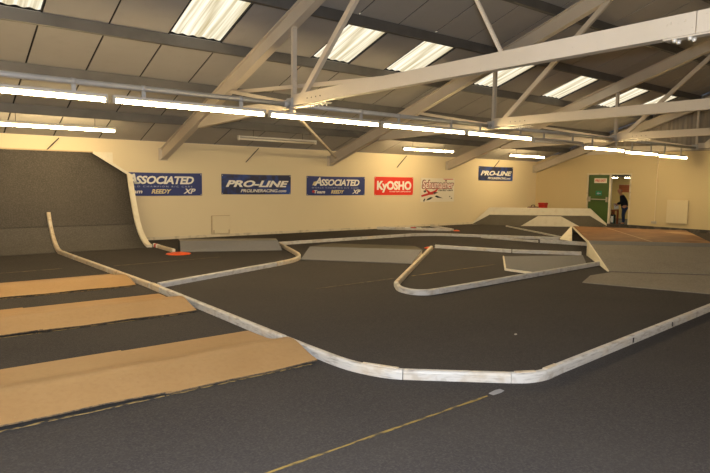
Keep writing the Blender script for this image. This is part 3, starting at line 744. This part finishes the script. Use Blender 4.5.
# middle zigzag
barrier([(2.98, 8.66), (5.58, 9.67)], 'straight white barrier branching right from the long left barrier')
barrier([(5.6, 9.68), (6.1, 9.93), (6.48, 10.26), (6.72, 10.66), (6.82, 10.9)], 'curved barrier corner left of the middle grey ramp', True, m='barrier_tan')
barrier([(6.83, 10.93), (7.45, 12.68)], 'short barrier between the left low ramp and the middle grey ramp', m='barrier_tan')
barrier([(7.5, 12.83), (12.2, 12.94)], 'long barrier behind the middle grey ramp, parallel to the banner wall', m='barrier')
barrier([(12.24, 12.94), (12.8, 12.75), (13.35, 12.30), (15.3, 9.85)], 'long barrier from behind the hairpin to the plywood jump', True)
barrier([(13.7, 11.45), (14.08, 9.72)], 'thin barrier lying in front of the long far barrier, left of the plywood jump', h=.06, w=.05)
barrier([(14.1, 9.66), (14.72, 8.0)], 'short barrier disappearing beneath the plywood deck', h=.10, w=.07)
# hairpin
barrier([(11.2, 6.27), (6.22, 5.97)], 'straight white near arm of the hairpin, reaching the plywood jump')
barrier([(6.2, 5.97), (5.98, 5.99), (5.84, 6.14), (5.86, 6.42), (6.08, 6.76)], 'tight curved tip of the white hairpin', True)
barrier([(6.1, 6.78), (10.28, 10.15)], 'short side of the hairpin, running away to the orange marker', m='barrier_tan')
barrier([(10.55, 10.28), (11.4, 8.60)], 'white far arm of the hairpin, left half from the orange marker')
barrier([(11.41, 8.57), (12.46, 7.42)], 'white far arm of the hairpin, right half ending at the plywood jump')
# far pieces
barrier([(12.95, 15.45), (14.74, 13.66)], 'far white barrier from the banner wall with red and white tape', h=.09, bands=(('tape_band', (13.64, 14.765), (13.76, 14.645), 'whitetape'), ('tape_band', (13.78, 14.625), (13.9, 14.505), 'redtape'), ('tape_band', (13.92, 14.485), (14.04, 14.365), 'whitetape')))
barrier([(15.55, 15.4), (14.92, 13.72)], 'far white barrier meeting the taped one at an orange tip', h=.07)
barrier([(18.2, 14.0), (15.75, 9.85)], 'thin pale barrier from the white jump to the plywood jump', h=.05, w=.05)
barrier([(4.74, 14.05), (4.73, 12.72)], 'short pale barrier lying by the curved ramp on the orange marker', m='barrier_tan', bands=(('tape_band', (4.74, 13.95), (4.74, 13.85), 'redtape'), ('tape_band', (4.74, 14.04), (4.74, 13.96), 'whitetape'), ('tape_band', (4.738, 13.83), (4.738, 13.72), 'whitetape')))
def marker(x, y, r, label, z=0):
    bm = bmesh.new(); N = 20; rings = []
    for rr, zz in ((r, 0.0), (r * .96, .012), (r * .6, .028), (r * .22, .036)):
        rings.append([bm.verts.new((x + rr * math.cos(2 * math.pi * k / N), y + rr * math.sin(2 * math.pi * k / N), z + zz)) for k in range(N)])
    bm.faces.new(rings[0])
    for a, b in zip(rings, rings[1:]):
        for k in range(N): bm.faces.new((a[k], a[(k + 1) % N], b[(k + 1) % N], b[k]))
    bm.faces.new(rings[-1]); return single('track_marker', bm, M['orange'], label, 'marker', 'orange track markers', True)
marker(4.72, 12.42, .27, 'large orange flat marker by the curved ramp, with a pale barrier end on it')
marker(10.36, 10.32, .115, 'orange marker at the far corner of the hairpin')
marker(14.95, 13.58, .11, 'orange marker at the tip where two far barriers meet')

# carpet seams
def seam(pts, w, m, label):
    bm = bmesh.new(); path = [Vector((x, y, 0)) for x, y in pts]; last = None
    for i, p in enumerate(path):
        ww = w * (.6 + .8 * random.random())
        r = [bm.verts.new((p.x, p.y - ww / 2, .0005)), bm.verts.new((p.x, p.y + ww / 2, .0005)), bm.verts.new((p.x, p.y + ww / 2, .0035)), bm.verts.new((p.x, p.y - ww / 2, .0035))]
        if last:
            for k in range(4): bm.faces.new((last[k], last[(k + 1) % 4], r[(k + 1) % 4], r[k]))
        else: bm.faces.new(r)
        last = r
    bm.faces.new(last)
    return single('carpet_seam', bm, m, label, 'carpet seam', 'carpet seams')
seam([(.9 + i * .1, 2.745 + .0025 * i) for i in range(27)], .018, M['yellow'], 'yellow edged carpet seam in the front right of the tan bumps')
seam([(3.55 + i * .05, 2.815 + .004 * i) for i in range(4)], .045, M['greytape'], 'grey tape over the front carpet seam by the curved corner')
seam([(4.9 + i * .15, 7.28 + .006 * i) for i in range(12)], .024, M['seam_dull'], 'dull yellow carpet seam outside the hairpin, left of its short side')
seam([(7.0 + i * .2, 7.37 + .011 * i) for i in range(13)], .026, M['yellow'], 'yellow carpet seam inside the hairpin, ending at the grey sheet')
seam([(3.05 + i * .2, 11.3 + .014 * i) for i in range(12)], .03, M['seam_dull'], 'dull carpet seam between the curved ramp and the low ramps')
seam([(-.4 + i * .2, 11.36 + .008 * i) for i in range(14)], .035, M['seam_dull'], 'dull carpet seam left of the long barrier, before the curved ramp')
bm = bmesh.new(); bmesh.ops.create_icosphere(bm, subdivisions=1, radius=.014)
for v in bm.verts: v.co = Vector((v.co.x * 1.6, v.co.y, v.co.z * .6)) + Vector((5.2, 3.82, .008))
single('debris', bm, M['socket'], 'tiny pale scrap lying on the carpet before the right barrier', 'debris')

# ------------------------------------------------------------------ the person in the doorway
def skin(name, chains, m, parent, sub=2):
    """chains: list of [(pos, radius), ...]; chains sharing a start position are joined"""
    me = bpy.data.meshes.new(name); vs, es, rs, idx = [], [], [], {}
    off = Vector(parent['_w'])
    for ch in chains:
        prev = None
        for p, r in ch:
            kx = tuple(round(c, 4) for c in p)
            if kx not in idx: idx[kx] = len(vs); vs.append(Vector(p) - off); rs.append(r)
            if prev is not None and prev != idx[kx]: es.append((prev, idx[kx]))
            prev = idx[kx]
    me.from_pydata(vs, es, []); o = bpy.data.objects.new(name, me); COL.objects.link(o)
    md = o.modifiers.new('skin', 'SKIN'); md.use_smooth_shade = True
    for d_, r in zip(me.skin_vertices[0].data, rs): d_.radius = (r, r) if not isinstance(r, tuple) else r
    me.skin_vertices[0].data[0].use_root = True
    sb = o.modifiers.new('sub', 'SUBSURF'); sb.levels = sub; sb.render_levels = sub
    bpy.context.view_layer.update()
    m2 = bpy.data.meshes.new_from_object(o.evaluated_get(bpy.context.evaluated_depsgraph_get()))
    bpy.data.objects.remove(o); o = link(name, m2, m, parent, True); o.parent = parent; o['_w'] = tuple(off); return o
px_, py_ = 23.5, 12.20
pr_ = thing('person', (px_, py_, 0), 'person in dark jacket and jeans bending forward in the doorway, holding paper', 'person')
S = .87
fd = Vector((-.45, .89, 0)); sd = Vector((.89, .45, 0))         # facing left in the picture; sd = the person's right side
def W(f_, s_, z_): return tuple(Vector((px_, py_, 0)) + fd * f_ * S + sd * s_ * S + Vector((0, 0, z_ * S)))
pel = (W(-.05, 0, .92), .13)
def hand(s, wr, dirv):
    out = []; w = Vector(wr); d = Vector(dirv).normalized(); sdv = sd if s > 0 else -sd
    palm = w + d * .07 * S
    for k, (o_, L) in enumerate(((-.03, .062), (-.01, .075), (.012, .07), (.032, .055))):
        b0 = palm + sd * o_ * S; b1 = b0 + d * L * .5 * S - Vector((0, 0, .006)); b2 = b1 + d * L * .5 * S - Vector((0, 0, .022))
        out.append([(tuple(palm), .030), (tuple(b0 + d * .012), .0095), (tuple(b1), .0085), (tuple(b2), .007)])
    th = w + d * .03 * S + fd * .03
    out.append([(tuple(w + d * .025 * S), .026), (tuple(th), .011), (tuple(th + d * .035 * S + fd * .012), .009)])
    return out
wl, wr_ = W(.30, -.15, 1.00), W(.27, .2, .95)
chains = [[pel, (W(-.02, 0, 1.08), .125), (W(.04, 0, 1.24), .13), (W(.10, 0, 1.36), .09), (W(.14, 0, 1.44), .052), (W(.17, 0, 1.50), .05)]]
for s, wri in ((-1, wl), (1, wr_)):
    el = W(.08, s * .25, 1.10)
    chains.append([(W(.04, 0, 1.24), .13), (W(.09, s * .17, 1.34), .062), (el, .045), (wri, .03)])
    dv = Vector(wri) - Vector(el)
    chains.append([(wri, .03), (tuple(Vector(wri) + dv.normalized() * .025 * S), .026)])
    chains += [[(wri, .03)] + c_ for c_ in hand(s, wri, dv)]
    chains.append([pel, (W(-.05, s * .09, .84), .085), (W(.0, s * .11, .48), .058), (W(-.04, s * .12, .09), .04), (W(.12, s * .13, .035), .036)])
# head: neck > skull > face
chains.append([(W(.17, 0, 1.50), .05), (W(.20, 0, 1.58), (.085, .078)), (W(.215, 0, 1.66), (.092, .082)), (W(.20, 0, 1.715), .06)])
chains.append([(W(.20, 0, 1.58), (.085, .078)), (W(.29, 0, 1.595), .018)])           # nose
for s in (-1, 1): chains.append([(W(.20, 0, 1.58), (.085, .078)), (W(.195, s * .088, 1.60), .016)])   # ears
skin('body', chains, M['skin'], pr_)
jk = [[(W(-.05, 0, .86), .155), (W(-.03, 0, .98), .155), (W(-.01, 0, 1.10), .150), (W(.045, 0, 1.24), .155), (W(.095, 0, 1.36), .105), (W(.13, 0, 1.425), .068)]]
for s, wri in ((-1, wl), (1, wr_)):
    el = W(.08, s * .25, 1.10); wj = tuple(Vector(el).lerp(Vector(wri), .93))
    jk.append([(W(.045, 0, 1.24), .155), (W(.09, s * .18, 1.335), .08), (el, .06), (wj, .043)])
skin('jacket', jk, M['jacket'], pr_)
jn = [[(W(-.05, 0, .90), .14), (W(-.05, 0, .83), .14)]]
for s in (-1, 1): jn.append([(W(-.05, 0, .83), .14), (W(-.045, s * .095, .74), .095), (W(.0, s * .112, .48), .073), (W(-.04, s * .12, .10), .056)])
skin('jeans', jn, M['denim'], pr_)
for s in (-1, 1): skin('shoe', [[(W(-.07, s * .122, .05), .045), (W(.05, s * .128, .046), .044), (W(.17, s * .132, .036), .034)]], M['shoe'], pr_)
skin('hair', [[(W(.13, 0, 1.60), .06), (W(.12, 0, 1.67), .062)], [(W(.13, 0, 1.60), .06), (W(.15, -.055, 1.62), .03)], [(W(.13, 0, 1.60), .06), (W(.15, .055, 1.62), .03)]], M['hair'], pr_)
for s in (-1, 1):
    bm = bmesh.new(); bmesh.ops.create_uvsphere(bm, u_segments=8, v_segments=6, radius=.012)
    for v in bm.verts: v.co += Vector(W(.285, s * .034, 1.63))
    obj('eye', bm, M['eye'], pr_, True)
obj('mouth', BAR(W(.285, -.026, 1.545), W(.285, .026, 1.545), .008, .008), M['eye'], pr_)
c0 = Vector(wr_) + (Vector(wr_) - Vector(W(.08, .25, 1.10))).normalized() * .10 - fd * .05
bm = bmesh.new(); prism(bm, [c0 + fd * a + Vector((0, 0, b)) for a, b in ((-.08, -.10), (.09, -.13), (.12, .10), (-.05, .13))], sd * .006)
single('paper_sheet', bm, M['paper'], 'white sheet of paper in the hand of the person', 'paper')

# small table and bag in the doorway
t = thing('side_table', (23.0, 12.36, 0), 'red brown wooden table in the doorway left of the person', 'table')
obj('table_top', bevel(B(22.82, 23.18, 12.22, 12.52, .60, .64), .008, 1), M['table_wood'], t)
for x in (22.85, 23.15):
    for y in (12.25, 12.48): obj('leg', B(x - .028, x + .028, y - .028, y + .028, 0, .60), M['table_wood'], t)
t = thing('carrier_bag', (22.64, 12.2, 0), 'black and white bag on the doorway floor before the table', 'bag')
bm = bevel(B(22.56, 22.72, 12.08, 12.30, .002, .46), .03, 2); obj('bag_body', bm, M['shoe'], t, True)
obj('bag_print', bevel(B(22.553, 22.565, 12.11, 12.21, .14, .40), .004, 1), M['paper'], t)
obj('bag_print', B(22.554, 22.564, 12.215, 12.26, .20, .30), M['paper'], t)
obj('bag_trim', B(22.553, 22.564, 12.085, 12.105, .10, .44), M['teal'], t)
obj('handle', T([(22.64, 12.13, .45), (22.64, 12.15, .55), (22.64, 12.23, .55), (22.64, 12.25, .45)], .01, 6), M['shoe'], t, True)

# ------------------------------------------------------------------ light, world, camera
w = bpy.data.worlds.new('world'); scene.world = w; w.use_nodes = True
w.node_tree.nodes['Background'].inputs[0].default_value = (.6, .7, .9, 1); w.node_tree.nodes['Background'].inputs[1].default_value = .15
H = 1.64
yaw, pit, roll = math.radians(37.81), math.radians(-5.40), math.radians(.797)
f_ = Vector((math.sin(yaw) * math.cos(pit), math.cos(yaw) * math.cos(pit), math.sin(pit)))
r_ = Vector((math.cos(yaw), -math.sin(yaw), 0)); u_ = r_.cross(f_)
R_ = r_ * math.cos(roll) + u_ * math.sin(roll); U_ = -r_ * math.sin(roll) + u_ * math.cos(roll)
cam = bpy.data.cameras.new('camera'); co = bpy.data.objects.new('camera', cam); COL.objects.link(co)
mw = Matrix.Identity(4)
for i in range(3): mw[i][0] = R_[i]; mw[i][1] = U_[i]; mw[i][2] = -f_[i]; mw[i][3] = (0, 0, H)[i]
co.matrix_world = mw
cam.sensor_fit = 'HORIZONTAL'; cam.sensor_width = 36; cam.lens = 36 * 580.9 / 710; cam.clip_start = .05; cam.clip_end = 200
scene.camera = co
fl = bpy.data.lights.new('camera_flash', 'POINT'); fl.energy = 1200; fl.color = (.84, .90, 1.0); fl.shadow_soft_size = .04
fo = bpy.data.objects.new('camera_flash', fl); COL.objects.link(fo); fo.location = Vector((0, 0, H)) + U_ * .13 + R_ * .02
vs = scene.view_settings; vs.view_transform = 'Standard'; vs.look = 'None'; vs.exposure = 0.12; vs.gamma = 1; vs.use_curve_mapping = False
for o in list(bpy.data.objects):
    if '_w' in o: del o['_w']
